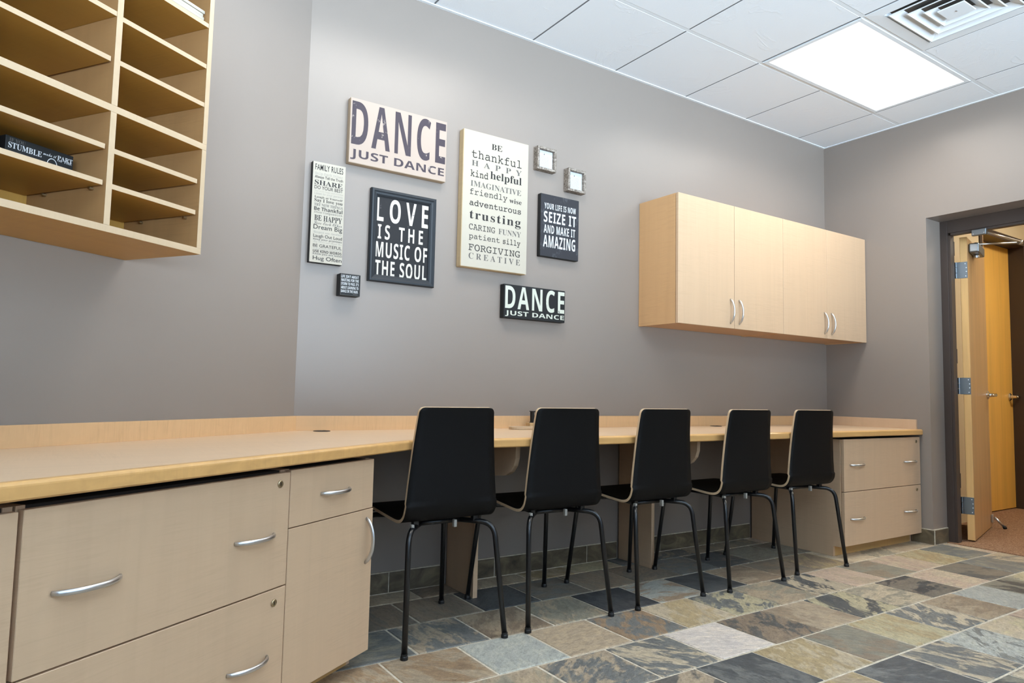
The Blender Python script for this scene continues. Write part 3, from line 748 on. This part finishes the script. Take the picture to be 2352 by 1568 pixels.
# support panels under the worktop: narrow leg with a rounded bracket on top
def support(x, yf, lb):
    t = thing('support_panel', lb, 'support panel', (x, -0.02, 0), group='panels holding up the worktop')
    pr = [(-0.014, 0.0), (yf, 0.0), (yf, 0.50), (-0.30, 0.545), (-0.36, 0.565), (-0.45, 0.574)]
    pr += [(-0.52+0.075*math.cos(R(q))-0.0, 0.655+0.075*math.sin(R(q))) for q in ()]
    pr += [(-0.518, 0.582), (-0.556, 0.600), (-0.582, 0.628), (-0.594, 0.662), (-0.597, 0.7155), (-0.014, 0.7155)]
    b = MB(); b.prism(pr, 0, x-0.012, x+0.0105); b.build('panel', 'laminate', t)
    # pale edge band round the front
    fr = pr[1:-1]
    b = MB(); o2 = []
    for i, p in enumerate(fr):
        a = Vector(fr[max(i-1, 0)]); c = Vector(fr[min(i+1, len(fr)-1)]); d = (c-a).normalized(); n = Vector((-d.y, d.x))
        if i == 0: n = Vector((-1, 0))
        o2.append((p[0]+n.x*0.0012, p[1]+n.y*0.0012))
    rings = [[Vector((x-0.012, f[0], f[1])), Vector((x+0.0105, f[0], f[1])), Vector((x+0.0105, g[0], g[1])), Vector((x-0.012, g[0], g[1]))] for f, g in zip(fr, o2)]
    b.sweep(rings); b.build('edge_band', 'laminate', t)
support(-3.226, -0.270, 'maple support panel with rounded bracket behind the nearest chair')
support(-2.103, -0.274, 'maple support panel with rounded bracket behind the middle chair')

# ================================================================== CABINETS
def bow(parent, x, y, z, L, axis, out=0.030, r=0.0052):
    """bow pull: an arc standing out of the front at y"""
    pts = []; rad = []
    n = 16
    for i in range(n+1):
        u = -1+2*i/n
        o = out*(1-abs(u)**2.2)**0.8 if abs(u) < 1 else 0
        a = u*L/2
        pts.append((x+a, y-o, z) if axis == 'x' else (x, y-o, z+a))
        rad.append(r*(1.0 if abs(u) < 0.75 else 1.0-0.25*(abs(u)-0.75)/0.25))
    b = MB(); b.tube(pts, rad, 10, 0, 1.25)
    return b.build('handle', 'alu', parent)
def lock(parent, x, y, z, r=0.0105):
    b = MB(); xf = Matrix.Translation((x, y, z)) @ RX
    b.lathe([(r, 0), (r, 0.002), (r*0.8, 0.0035), (r*0.76, 0.002), (r*0.72, 0.002)], 24, 0, xf)
    b.lathe([(r*0.70, 0.0019), (r*0.68, 0.0026)], 20, 0, xf)
    b.box(-r*0.14, r*0.14, -r*0.45, r*0.45, 0.0026, 0.0030, 0, 1, 1, xf)
    return b.build('lock', ['lock', 'slot'], parent)
def front(parent, name, x0, x1, z0, z1, yf, tk=0.019, label=None):
    b = MB(); b.box(x0, x1, yf, yf+tk, z0, z1, 0.0012, 0, 1)
    return b.build(name, 'laminate', parent, label)
YF = -0.67
def carcass(t, x0, x1, zt=0.700, kick_l=True):
    yb = -0.015; ys = YF+0.022; yk = -0.597
    b = MB()
    side = [(yb, 0.0), (yk, 0.0), (yk, 0.060), (ys, 0.060), (ys, zt), (yb, zt)]
    b.prism(side, 0, x0, x0+0.018); b.prism(side, 0, x1-0.018, x1)
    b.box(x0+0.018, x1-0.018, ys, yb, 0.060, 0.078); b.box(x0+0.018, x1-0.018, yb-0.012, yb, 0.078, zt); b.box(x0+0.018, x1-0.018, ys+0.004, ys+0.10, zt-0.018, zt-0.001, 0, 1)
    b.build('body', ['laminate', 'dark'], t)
    b = MB(); b.box(x0+0.018, x1-0.018, yk, yk+0.016, 0.0, 0.060); b.build('toe_kick', 'kick', t)

# right: two-drawer lateral file
t = thing('file_cabinet', 'two drawer maple lateral file cabinet beside the doorway', 'cabinet', (-0.46, -0.3, 0))
carcass(t, -0.916, -0.004)
f = front(t, 'drawer', -0.911, -0.008, 0.3885, 0.701, YF); bow(f, -0.774, YF, 0.546, 0.15, 'x'); bow(f, -0.146, YF, 0.543, 0.15, 'x'); lock(f, -0.058, YF, 0.672)
f = front(t, 'drawer', -0.911, -0.008, 0.068, 0.3845, YF); bow(f, -0.777, YF, 0.224, 0.15, 'x'); bow(f, -0.152, YF, 0.222, 0.15, 'x'); lock(f, -0.060, YF, 0.3555)
# left run, in left-wall coordinates (x = -s)
t = thing('base_cabinet', 'narrow maple base cabinet with one drawer over a door', 'cabinet', (-0.585, -0.3, 0), True)
carcass(t, -0.800, -0.374)
f = front(t, 'drawer', -0.7985, -0.375, 0.5335, 0.6985, YF); bow(f, -0.587, YF, 0.6145, 0.145, 'x')
f = front(t, 'door', -0.7985, -0.371, 0.056, 0.5305, YF); bow(f, -0.409, YF, 0.4275, 0.15, 'z')
t = thing('file_cabinet', 'wide maple lateral file cabinet with long bow handles in the foreground', 'cabinet', (-1.175, -0.3, 0), True)
carcass(t, -1.549, -0.8015)
f = front(t, 'drawer', -1.5465, -0.802, 0.3775, 0.694, YF); bow(f, -1.408, YF, 0.523, 0.15, 'x'); bow(f, -0.933, YF, 0.528, 0.145, 'x'); lock(f, -0.843, YF, 0.6645)
f = front(t, 'drawer', -1.5465, -0.802, 0.060, 0.3735, YF); bow(f, -1.408, YF, 0.198, 0.15, 'x'); bow(f, -0.938, YF, 0.198, 0.145, 'x'); lock(f, -0.848, YF, 0.337)
t = thing('base_cabinet', 'maple base cabinet at the left edge, cut off by the frame', 'cabinet', (-1.95, -0.3, 0), True)
carcass(t, -2.36, -1.5545)
f = front(t, 'door', -1.955, -1.5560, 0.060, 0.692, YF); bow(f, -1.90, YF, 0.50, 0.15, 'z')
f = front(t, 'door', -2.358, -1.9575, 0.060, 0.692, YF); bow(f, -2.01, YF, 0.50, 0.15, 'z')

# wall cabinets
UZ0, UZ1, UF = 1.3545, 2.1105, -0.317
def wall_cabinet(x0, x1, xm, lb, xh):
    t = thing('wall_cabinet', lb, 'cabinet', ((x0+x1)/2, -0.15, UZ0), group='wall cabinets above the worktop')
    b = MB(); yb, ys = -0.002, UF+0.023
    b.box(x0, x0+0.018, ys, yb, UZ0, UZ1); b.box(x1-0.018, x1, ys, yb, UZ0, UZ1)
    b.box(x0+0.018, x1-0.018, ys, yb, UZ0+0.004, UZ0+0.022); b.box(x0+0.018, x1-0.018, ys, yb, UZ1-0.018, UZ1); b.box(x0+0.018, x1-0.018, yb-0.01, yb, UZ0+0.022, UZ1-0.018)
    b.build('body', 'laminate_cab', t)
    for (a, c, h) in ((x0, xm-0.0012, xh[0]), (xm+0.0012, x1, xh[1])):
        f = front(t, 'door', a+0.0008, c-0.0002, UZ0, UZ1, UF); bow(f, h, UF, 1.458, 0.148, 'z')
M['laminate_cab'] = maple('maple_laminate_side', (200, 158, 112), 'z', 0.42, 0.03, 0.03)
wall_cabinet(-1.9585, -0.983, -1.467, 'maple double door wall cabinet nearer the signs', (-1.505, -1.424))
wall_cabinet(-0.981, -0.0055, -0.492, 'maple double door wall cabinet in the corner by the doorway', (-0.529, -0.446))

# ================================================================== PIGEONHOLES on the left wall
CF = -0.33
def pigeon(lb, z0, z1, shelves_r, shelves_l, low, sideoff=0.0):
    t = thing('pigeonhole_shelf', lb, 'shelf unit', (-1.18, -0.15, z0), True, group='pigeonhole units on the left wall')
    yb = -0.002
    zb = z0+(0.0185 if True else 0)
    b = MB(); b.box(-1.505, -0.8545, CF, yb, z0, zb, 0.0008, 0, 1); b.build('bottom', 'laminate_shade', t)
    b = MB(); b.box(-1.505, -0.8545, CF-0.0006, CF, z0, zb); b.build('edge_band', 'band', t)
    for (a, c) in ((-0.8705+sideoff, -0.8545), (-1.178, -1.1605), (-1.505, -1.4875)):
        b = MB(); b.box(a, c, CF, yb, zb+0.0004, z1); p = b.build('divider' if a < -1.1 and a > -1.3 else 'side_panel', 'laminate_shade2', t)
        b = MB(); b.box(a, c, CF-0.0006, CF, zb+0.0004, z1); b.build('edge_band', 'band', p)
    b = MB(); b.box(-1.487, -0.871, yb-0.006, yb, zb, z1); b.build('back_panel', 'laminate_shade', t)
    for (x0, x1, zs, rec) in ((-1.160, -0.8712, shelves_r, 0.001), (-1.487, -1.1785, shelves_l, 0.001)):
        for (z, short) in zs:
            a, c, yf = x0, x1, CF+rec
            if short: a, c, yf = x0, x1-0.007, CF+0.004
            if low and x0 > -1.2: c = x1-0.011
            b = MB(); b.box(a, c, yf, yb-0.007, z-0.0135, z, 0.0006, 0, 1); s_ = b.build('shelf', 'laminate_shade', t)
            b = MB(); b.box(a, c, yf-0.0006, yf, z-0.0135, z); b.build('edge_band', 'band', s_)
            if low and z < 1.5:
                for yy in (CF+0.05, -0.09):
                    b = MB(); b.lathe([(0.004, 0), (0.004, 0.012)], 10, 0, Matrix.Translation((x1+0.0003, yy, z-0.018)) @ Matrix.Rotation(R(-90), 4, 'Y'))
                    b.build('shelf_pin', 'lock', s_)
    return t
M['laminate_shade2'] = maple('maple_laminate_upright_shaded', (160, 122, 80), 'z', 0.45, 0.04, 0.05)  # upright laminate with the pigeonhole shade put into its colour
pigeon('maple pigeonhole unit, lower of two on the left wall', 1.3405, 1.667, [(1.5695, 0), (1.4725, 0)], [(1.5750, 1), (1.4765, 1)], True)
up = pigeon('maple pigeonhole unit, upper of two, cut off by the frame', 1.6675, 2.30, [(2.0705, 0), (1.939, 0), (1.8155, 0), (2.19, 0)], [(2.068, 0), (1.945, 0), (1.8165, 1), (2.19, 0)], False)
b = MB(); b.box(-1.505, -0.8545, CF, -0.002, 2.3002, 2.3185); b.build('top', 'laminate_shade', up)

# black block with white words lying in the lower unit
BY = -0.24
t = thing('box_sign', 'black box sign lettered STUMBLE in a left pigeonhole', 'sign', (-1.29, -0.22, 1.477), True)
b = MB(); b.box(-1.380, -1.209, BY, BY+0.042, 1.477, 1.5415, 0.0012); b.build('block', 'sign_black_plain', t)
b = MB()
for (s, st, x0, x1, z0, z1) in TXT['book']:
    if s == 'ring': continue
    put_text(b, s, st, -x0, -x1, z0, z1, BY-0.0006, 1 if s == 'IF YOU' else 0)
xr, zr = -1.2646, 1.5005
for q in range(24):
    a0, a1 = R(q*15), R(q*15+15)
    b.raw([(xr+0.0135*math.cos(a), BY-0.0006, zr+0.0175*math.sin(a)) for a in (a0, a1)]+[(xr+0.0118*math.cos(a), BY-0.0006, zr+0.0155*math.sin(a)) for a in (a1, a0)], [(0, 1, 2, 3)])
b.build('lettering', ['ink_pure', 'ink_mid'], t)
# four pale boards lying one on another
for i, nm in enumerate(('lowest', 'second from the bottom', 'third from the bottom', 'topmost')):
    z = 2.0706+0.0108*i
    t = thing('board', 'pale cream board in the upper right pigeonhole, %s of its stack' % nm, 'board', (-1.0, -0.18, z), True, group='pale boards stacked in a pigeonhole')
    b = MB(); b.box(-1.15+0.004*(i % 2), -0.8745-0.002*((i*7) % 3), -0.312-0.002*(i % 2), -0.04, z, z+0.0102, 0.0015); b.build('panel', 'sign_white', t)

# ================================================================== SIGNS
def block_sign(name, lb, x0, x1, z0, z1, tk, face, side, lines, inks, pick, b_=0.002, cat='sign'):
    t = thing(name, lb, cat, ((x0+x1)/2, -tk/2, z0))
    b = MB(); b.box(x0, x1, -tk+0.001, -0.001, z0, z1, b_); p = b.build('board', side, t)
    b = MB(); b.box(x0+b_*0.6, x1-b_*0.6, -tk, -tk+0.001, z0+b_*0.6, z1-b_*0.6); b.build('face', face, t)
    b = MB()
    for (s, st, a, c, e, f) in lines: put_text(b, s, st, a, c, e, f, -tk-0.0005, pick(s, st))
    b.build('lettering', inks, t)
    return t
block_sign('wooden_sign', 'cream wooden sign reading DANCE JUST DANCE in plum letters', -3.820, -3.317, 1.977, 2.285, 0.038, 'sign_cream', 'sign_edge', TXT['dance'], ['ink_plum'], lambda s, st: 0, 0.003)
ink = lambda s, st: {'g': 2, 'm': 1}.get(st[1:] if st not in ('m', 'M') else '', 0)
block_sign('wooden_sign', 'tall narrow white sign headed FAMILY RULES', -3.979, -3.8275, 1.4955, 1.9525, 0.030, 'sign_white', 'sign_black_plain', TXT['family'], ['ink_black', 'ink_mid', 'ink_light'], ink)
block_sign('wooden_sign', 'tall ivory wooden board starting BE thankful HAPPY kind helpful', -3.2255, -2.8235, 1.566, 2.275, 0.048, 'sign_white', 'sign_ivory_edge', TXT['thank'], ['ink_black', 'ink_mid', 'ink_light'], lambda s, st: 1 if st.endswith('g') else 0, 0.004)
block_sign('wooden_sign', 'charcoal wooden board reading SEIZE IT AND MAKE IT AMAZING', -2.726, -2.457, 1.685, 2.034, 0.032, 'sign_charcoal', 'sign_black_plain', TXT['seize'], ['ink_pure'], lambda s, st: 0, 0.004)
block_sign('box_sign', 'black box sign reading DANCE JUST DANCE in pale letters', -2.957, -2.5535, 1.328, 1.506, 0.040, 'sign_black_plain', 'sign_black_plain', TXT['dance2'], ['ink_pale'], lambda s, st: 0, 0.003)
t = block_sign('box_sign', 'tiny black box sign about dancing in the rain', -3.840, -3.7445, 1.3585, 1.4585, 0.050, 'sign_black_plain', 'sign_black_plain', TXT['storm'], ['ink_pure'], lambda s, st: 0, 0.002)
b = MB(); k = 0.0016; x0, x1, z0, z1 = -3.8385, -3.746, 1.360, 1.457
b.box(x0, x1, -0.0506, -0.050, z1-k, z1); b.box(x0, x1, -0.0506, -0.050, z0, z0+k*0.7); b.box(x0, x0+k, -0.0506, -0.050, z0+k*0.7, z1-k)
b.box(-3.779, -3.757, -0.0504, -0.050, 1.3655, 1.3675)
b.build('worn_edge', 'ink_mid', t)

# framed LOVE IS THE MUSIC OF THE SOUL
t = thing('framed_sign', 'black framed sign reading LOVE IS THE MUSIC OF THE SOUL', 'sign', (-3.526, -0.015, 1.4435))
X0, X1, Z0, Z1, tk, fw = -3.697, -3.3565, 1.4435, 1.886, 0.028, 0.034
b = MB()
cs = [((X0, Z0), (1, 1)), ((X1, Z0), (-1, 1)), ((X1, Z1), (-1, -1)), ((X0, Z1), (1, -1))]
prof = [(0, -0.001), (0, -0.022), (0.004, -0.027), (0.012, -tk), (0.018, -0.024), (0.026, -0.022), (fw, -0.016), (fw, -0.001)]
rings = [[Vector((c[0]+d[0]*u, v, c[1]+d[1]*u)) for u, v in prof] for c, d in cs]
b.sweep(rings+[rings[0]], closed_ends=False); b.build('frame', 'frame_navy', t)
b = MB(); b.box(X0+fw-0.004, X1-fw+0.004, -0.012, -0.002, Z0+fw-0.004, Z1-fw+0.004); b.build('print', 'sign_black', t)
b = MB()
for (s, st, a, c, e, f) in TXT['love']:
    if s != 'frame': put_text(b, s, st, a, c, e, f, -0.0126)
b.build('lettering', 'ink_white', t)

# two small box frames with a white card
def box_frame(lb, x0, x1, z0, z1, tk, seed):
    t = thing('shadow_box', lb, 'picture frame', ((x0+x1)/2, -tk/2, z0), group='small weathered box frames')
    fw = 0.0135
    b = MB()
    b.box(x0, x1, -tk, -0.001, z1-fw, z1, 0.001, 0, 1); b.box(x0, x1, -tk, -0.001, z0, z0+fw, 0.001, 0, 1)
    b.box(x0, x0+fw, -tk, -0.001, z0+fw, z1-fw, 0.001, 0, 1); b.box(x1-fw, x1, -tk, -0.001, z0+fw, z1-fw, 0.001, 0, 1)
    b.build('frame', 'weathered', t)
    yc = -tk+0.022
    b = MB(); b.box(x0+fw, x1-fw, yc, yc+0.004, z0+fw, z1-fw); c = b.build('card', 'paper', t)
    rnd = random.Random(seed); b = MB(); z = z1-fw-0.034
    xa, xb = x0+fw+0.010, x1-fw-0.022
    for i in range(8):
        zz = z-i*0.0082; x = xa+rnd.uniform(0, 0.008)
        while x < xb-0.004:
            l = rnd.uniform(0.004, 0.011); b.raw([(x, yc-0.0004, zz), (min(x+l, xb), yc-0.0004, zz), (min(x+l, xb), yc-0.0004, zz+0.0018), (x, yc-0.0004, zz+0.0018)], [(0, 1, 2, 3)]); x += l+0.0022
    xm = (xa+xb)/2; zt = z1-fw-0.022
    b.raw([(xm-0.003, yc-0.0004, zt), (xm+0.002, yc-0.0004, zt-0.003), (xm+0.003, yc-0.0004, zt+0.004), (xm, yc-0.0004, zt+0.007), (xm-0.001, yc-0.0004, zt+0.003)], [(0, 1, 2, 3, 4)], 1)
    b.build('printed_lines', ['ink_light', 'slot'], c)
box_frame('small weathered box frame right of the BE thankful board, higher of two', -2.7575, -2.629, 2.162, 2.291, 0.040, 3)
box_frame('small weathered box frame above the charcoal board, lower of two', -2.5465, -2.4195, 2.078, 2.209, 0.045, 8)

# ================================================================== THINGS ON THE WORKTOP
t = thing('wooden_tray', 'low round-ended wooden tray on the worktop, beside a letter block', 'tray', (-2.88, -0.12, ZC))
b = MB()
L = []
for q in range(90, 271, 15): L.append((-2.897+0.052*math.cos(R(q)), -0.115+0.052*math.sin(R(q))))
for q in range(-90, 91, 15): L.append((-2.845+0.052*math.cos(R(q)), -0.115+0.052*math.sin(R(q))))
b.prism(L, 2, ZC+0.0004, ZC+0.0139, 0, 0.002); b.build('base', 'band', t)
t = thing('wooden_block', 'small wooden block carrying a black letter on the worktop', 'block', (-2.74, -0.065, ZC))
b = MB(); b.box(-2.806, -2.672, -0.085, -0.045, ZC+0.0004, ZC+0.0305, 0.0015)
M['block_wood'] = maple('brown_wood_block', (188, 156, 112), 'x', 0.6, 0.10, 0.12)
b.build('block', 'block_wood', t)
b = MB(); put_text(b, 'Lov', 'S', -2.768, -2.742, ZC+0.010, ZC+0.021, -0.0856); b.build('lettering', 'ink_mid', t)
t = thing('letter_ornament', 'black serif letter F standing on the small wooden block', 'ornament', (-2.77, -0.062, ZC+0.0305))
b = MB()
def fx(u): return -2.7905+u*0.052
def fz(v): return ZC+0.0306+v*0.0612
poly = [(0.0, 0.0), (0.46, 0.0), (0.46, 0.05), (0.34, 0.07), (0.34, 0.42), (0.52, 0.42), (0.56, 0.36), (0.62, 0.36), (0.62, 0.62), (0.56, 0.62), (0.52, 0.56), (0.34, 0.56), (0.34, 0.90), (0.62, 0.90), (0.74, 0.84), (0.82, 0.68), (0.90, 0.68), (0.90, 1.0), (0.0, 1.0), (0.0, 0.95), (0.10, 0.93), (0.10, 0.07), (0.0, 0.05)]
b.prism([(fx(u), fz(v)) for u, v in poly], 1, -0.074, -0.054); b.build('letter', 'sign_black_plain', t)

# ================================================================== CHAIRS
PROFILE = [(0.225, 0.436), (0.218, 0.452), (0.203, 0.465), (0.17, 0.471), (0.10, 0.470), (0.02, 0.464), (-0.06, 0.457), (-0.11, 0.4535), (-0.140, 0.455), (-0.163, 0.463),
           (-0.180, 0.480), (-0.189, 0.503), (-0.192, 0.535), (-0.193, 0.595), (-0.196, 0.665), (-0.200, 0.735), (-0.206, 0.80), (-0.212, 0.85), (-0.217, 0.8775)]
def shell_mesh():
    pts = [Vector((0, y, z)) for y, z in PROFILE]
    # resample
    P = []
    for i in range(len(pts)-1):
        p0 = pts[max(i-1, 0)]; p1 = pts[i]; p2 = pts[i+1]; p3 = pts[min(i+2, len(pts)-1)]
        for k in range(4):
            u = k/4
            P.append(0.5*((2*p1)+(p2-p0)*u+(2*p0-5*p1+4*p2-p3)*u*u+(3*p1-p0-3*p2+p3)*u**3))
    P.append(pts[-1])
    for e in (0.002, 0.005, 0.010, 0.018):       # finer rows where the corners round off
        d = (pts[-1]-pts[-2]).normalized(); P.append(pts[-1]-d*e)
        d = (pts[1]-pts[0]).normalized()
        if e < 0.012: P.append(pts[0]+d*e)
    cum = []
    front_rows = [p for p in P]
    P = sorted(P, key=lambda p: (0 if p.z < 0.458 and p.y > 0.2 else 1, p.z if (p.y > 0.2 and p.z < 0.458) else 0, -p.y if p.z < 0.50 else 0, p.z)) if False else P
    # order along the profile by projecting on the polyline
    L = [0.0]
    for a, c in zip(pts, pts[1:]): L.append(L[-1]+(c-a).length)
    def arc(p):
        best = (9, 0)
        for i in range(len(pts)-1):
            a, c = pts[i], pts[i+1]; d = c-a; u = max(0, min(1, (p-a).dot(d)/d.length_squared))
            q = (p-(a+d*u)).length
            if q < best[0]: best = (q, L[i]+u*d.length)
        return best[1]
    P = sorted(P, key=arc); S = [arc(p) for p in P]
    keep = [0]
    for i in range(1, len(P)):
        if S[i]-S[keep[-1]] > 0.0012: keep.append(i)
    P = [P[i] for i in keep]; S = [S[i] for i in keep]; TOT = L[-1]
    def hw(p, s):
        if p.z < 0.50: w = 0.198-0.006*max(0, (p.y-0.05)/0.17)
        else: w = 0.198-(p.z-0.50)/0.378*0.0355
        for d, r in ((TOT-s, 0.020), (s, 0.045)):
            if d < r: w -= r-math.sqrt(max(0, r*r-(r-d)**2))
        return w
    n = len(P); NU = 13; tk = 0.0115
    bm = bmesh.new(); top = []; bot = []
    for i, p in enumerate(P):
        t = (P[min(i+1, n-1)]-P[max(i-1, 0)]).normalized()
        nr = Vector((0, t.z, -t.y)); nr = -nr if nr.z < 0 or (abs(nr.z) < 0.3 and nr.y < 0) else nr   # upper / inner side
        w = hw(p, S[i])
        ra, rb = [], []
        for k in range(NU):
            u = -1+2*k/(NU-1)
            cup = 0.006*u*u if p.z > 0.52 else 0.0
            q = p+Vector((u*w, cup, 0))
            ra.append(bm.verts.new(q+nr*tk*0.5)); rb.append(bm.verts.new(q-nr*tk*0.5))
        top.append(ra); bot.append(rb)
    for i in range(n-1):
        for k in range(NU-1):
            for g in (top, bot):
                f = bm.faces.new((g[i][k], g[i][k+1], g[i+1][k+1], g[i+1][k])); f.smooth = True
        for k in (0, NU-1):
            f = bm.faces.new((top[i][k], top[i+1][k], bot[i+1][k], bot[i][k])); f.material_index = 1
    for i in (0, n-1):
        for k in range(NU-1):
            f = bm.faces.new((top[i][k], top[i][k+1], bot[i][k+1], bot[i][k])); f.material_index = 1
    bmesh.ops.recalc_face_normals(bm, faces=bm.faces)
    return bm
def arc_pts(a, c, e, r, n=6):
    """a -> c -> e with the corner at c rounded"""
    a, c, e = Vector(a), Vector(c), Vector(e)
    d1 = (a-c).normalized(); d2 = (e-c).normalized()
    p, q = c+d1*r, c+d2*r
    out = [a]
    for i in range(n+1):
        u = i/n; out.append(p*(1-u)**2+c*2*u*(1-u)+q*u*u)
    return out+[e]
def make_chair(lb):
    t = thing('chair', lb, 'chair', (0, 0, 0), group='black chairs along the worktop')
    b = MB(); b.bm.free(); b.bm = shell_mesh(); b.build('shell', ['black_ply', 'ply_edge'], t)
    r = 0.0105
    for sx in (-1, 1):
        for sy in (-1, 1):
            foot = (sx*0.2115, sy*0.249, 0.012); knee = (sx*0.184, sy*0.200, 0.428); hub = (sx*0.085, sy*0.10, 0.434)
            b = MB(); b.tube(arc_pts(foot, knee, hub, 0.055, 8), r, 12)
            lg = b.build('leg', 'black_tube', t)
            b = MB(); b.lathe([(0.0135, 0), (0.0135, 0.010), (0.0115, 0.014), (0.012, 0.02)], 14, 0, Matrix.Translation((sx*0.212, sy*0.2495, 0)))
            b.build('foot', 'rubber', lg)
    b = MB()
    for sx in (-1, 1): b.tube([(sx*0.085, -0.10, 0.434), (sx*0.085, 0.10, 0.434)], r, 12)
    for sy in (-1, 1): b.tube([(-0.085, sy*0.10, 0.434), (0.085, sy*0.10, 0.434)], r, 12); 
    for sx in (-1, 1):
        for sy in (-1, 1): b.box(sx*0.13-0.011, sx*0.13+0.011, sy*0.14-0.011, sy*0.14+0.011, 0.432, 0.454, 0.002)
    b.build('seat_frame', 'black_tube', t)
    for (x, y, rz) in ((-0.158, -0.168, 0.0), (0.034, -0.148, 0.0)):
        b = MB(); b.box(x-0.006, x+0.006, y-0.012, y+0.004, 0.418, 0.446, 0.0015); b.box(x-0.0065, x+0.0065, y-0.0125, y+0.0045, 0.430, 0.432)
        b.build('clip', 'clip', t)
    return t
SPOTS = [(-3.602, -0.518, 1.2, 'black bentwood chair nearest the camera, first along the worktop'),
         (-3.056, -0.518, -1.5, 'black bentwood chair in front of the wooden tray, second along the worktop'),
         (-2.485, -0.523, 0.4, 'black bentwood chair in the middle of the row of five'),
         (-1.898, -0.546, 0.0, 'black bentwood chair turned slightly aside, fourth along the worktop'),
         (-1.286, -0.520, -3.5, 'black bentwood chair beside the far file cabinet')]
first = make_chair(SPOTS[0][3])
def copy_tree(o, parent=None):
    c = o.copy(); COL.objects.link(c)
    if parent is not None: c.parent = parent
    for ch in o.children: copy_tree(ch, c)
    return c
for i, (x, y, a, lb) in enumerate(SPOTS):
    c = first if i == 0 else copy_tree(first)
    c['label'] = lb
    c.matrix_world = Matrix.Translation((x, y, 0)) @ Matrix.Rotation(R(a), 4, 'Z')

for o in bpy.data.objects:
    if '_b' in o: del o['_b']
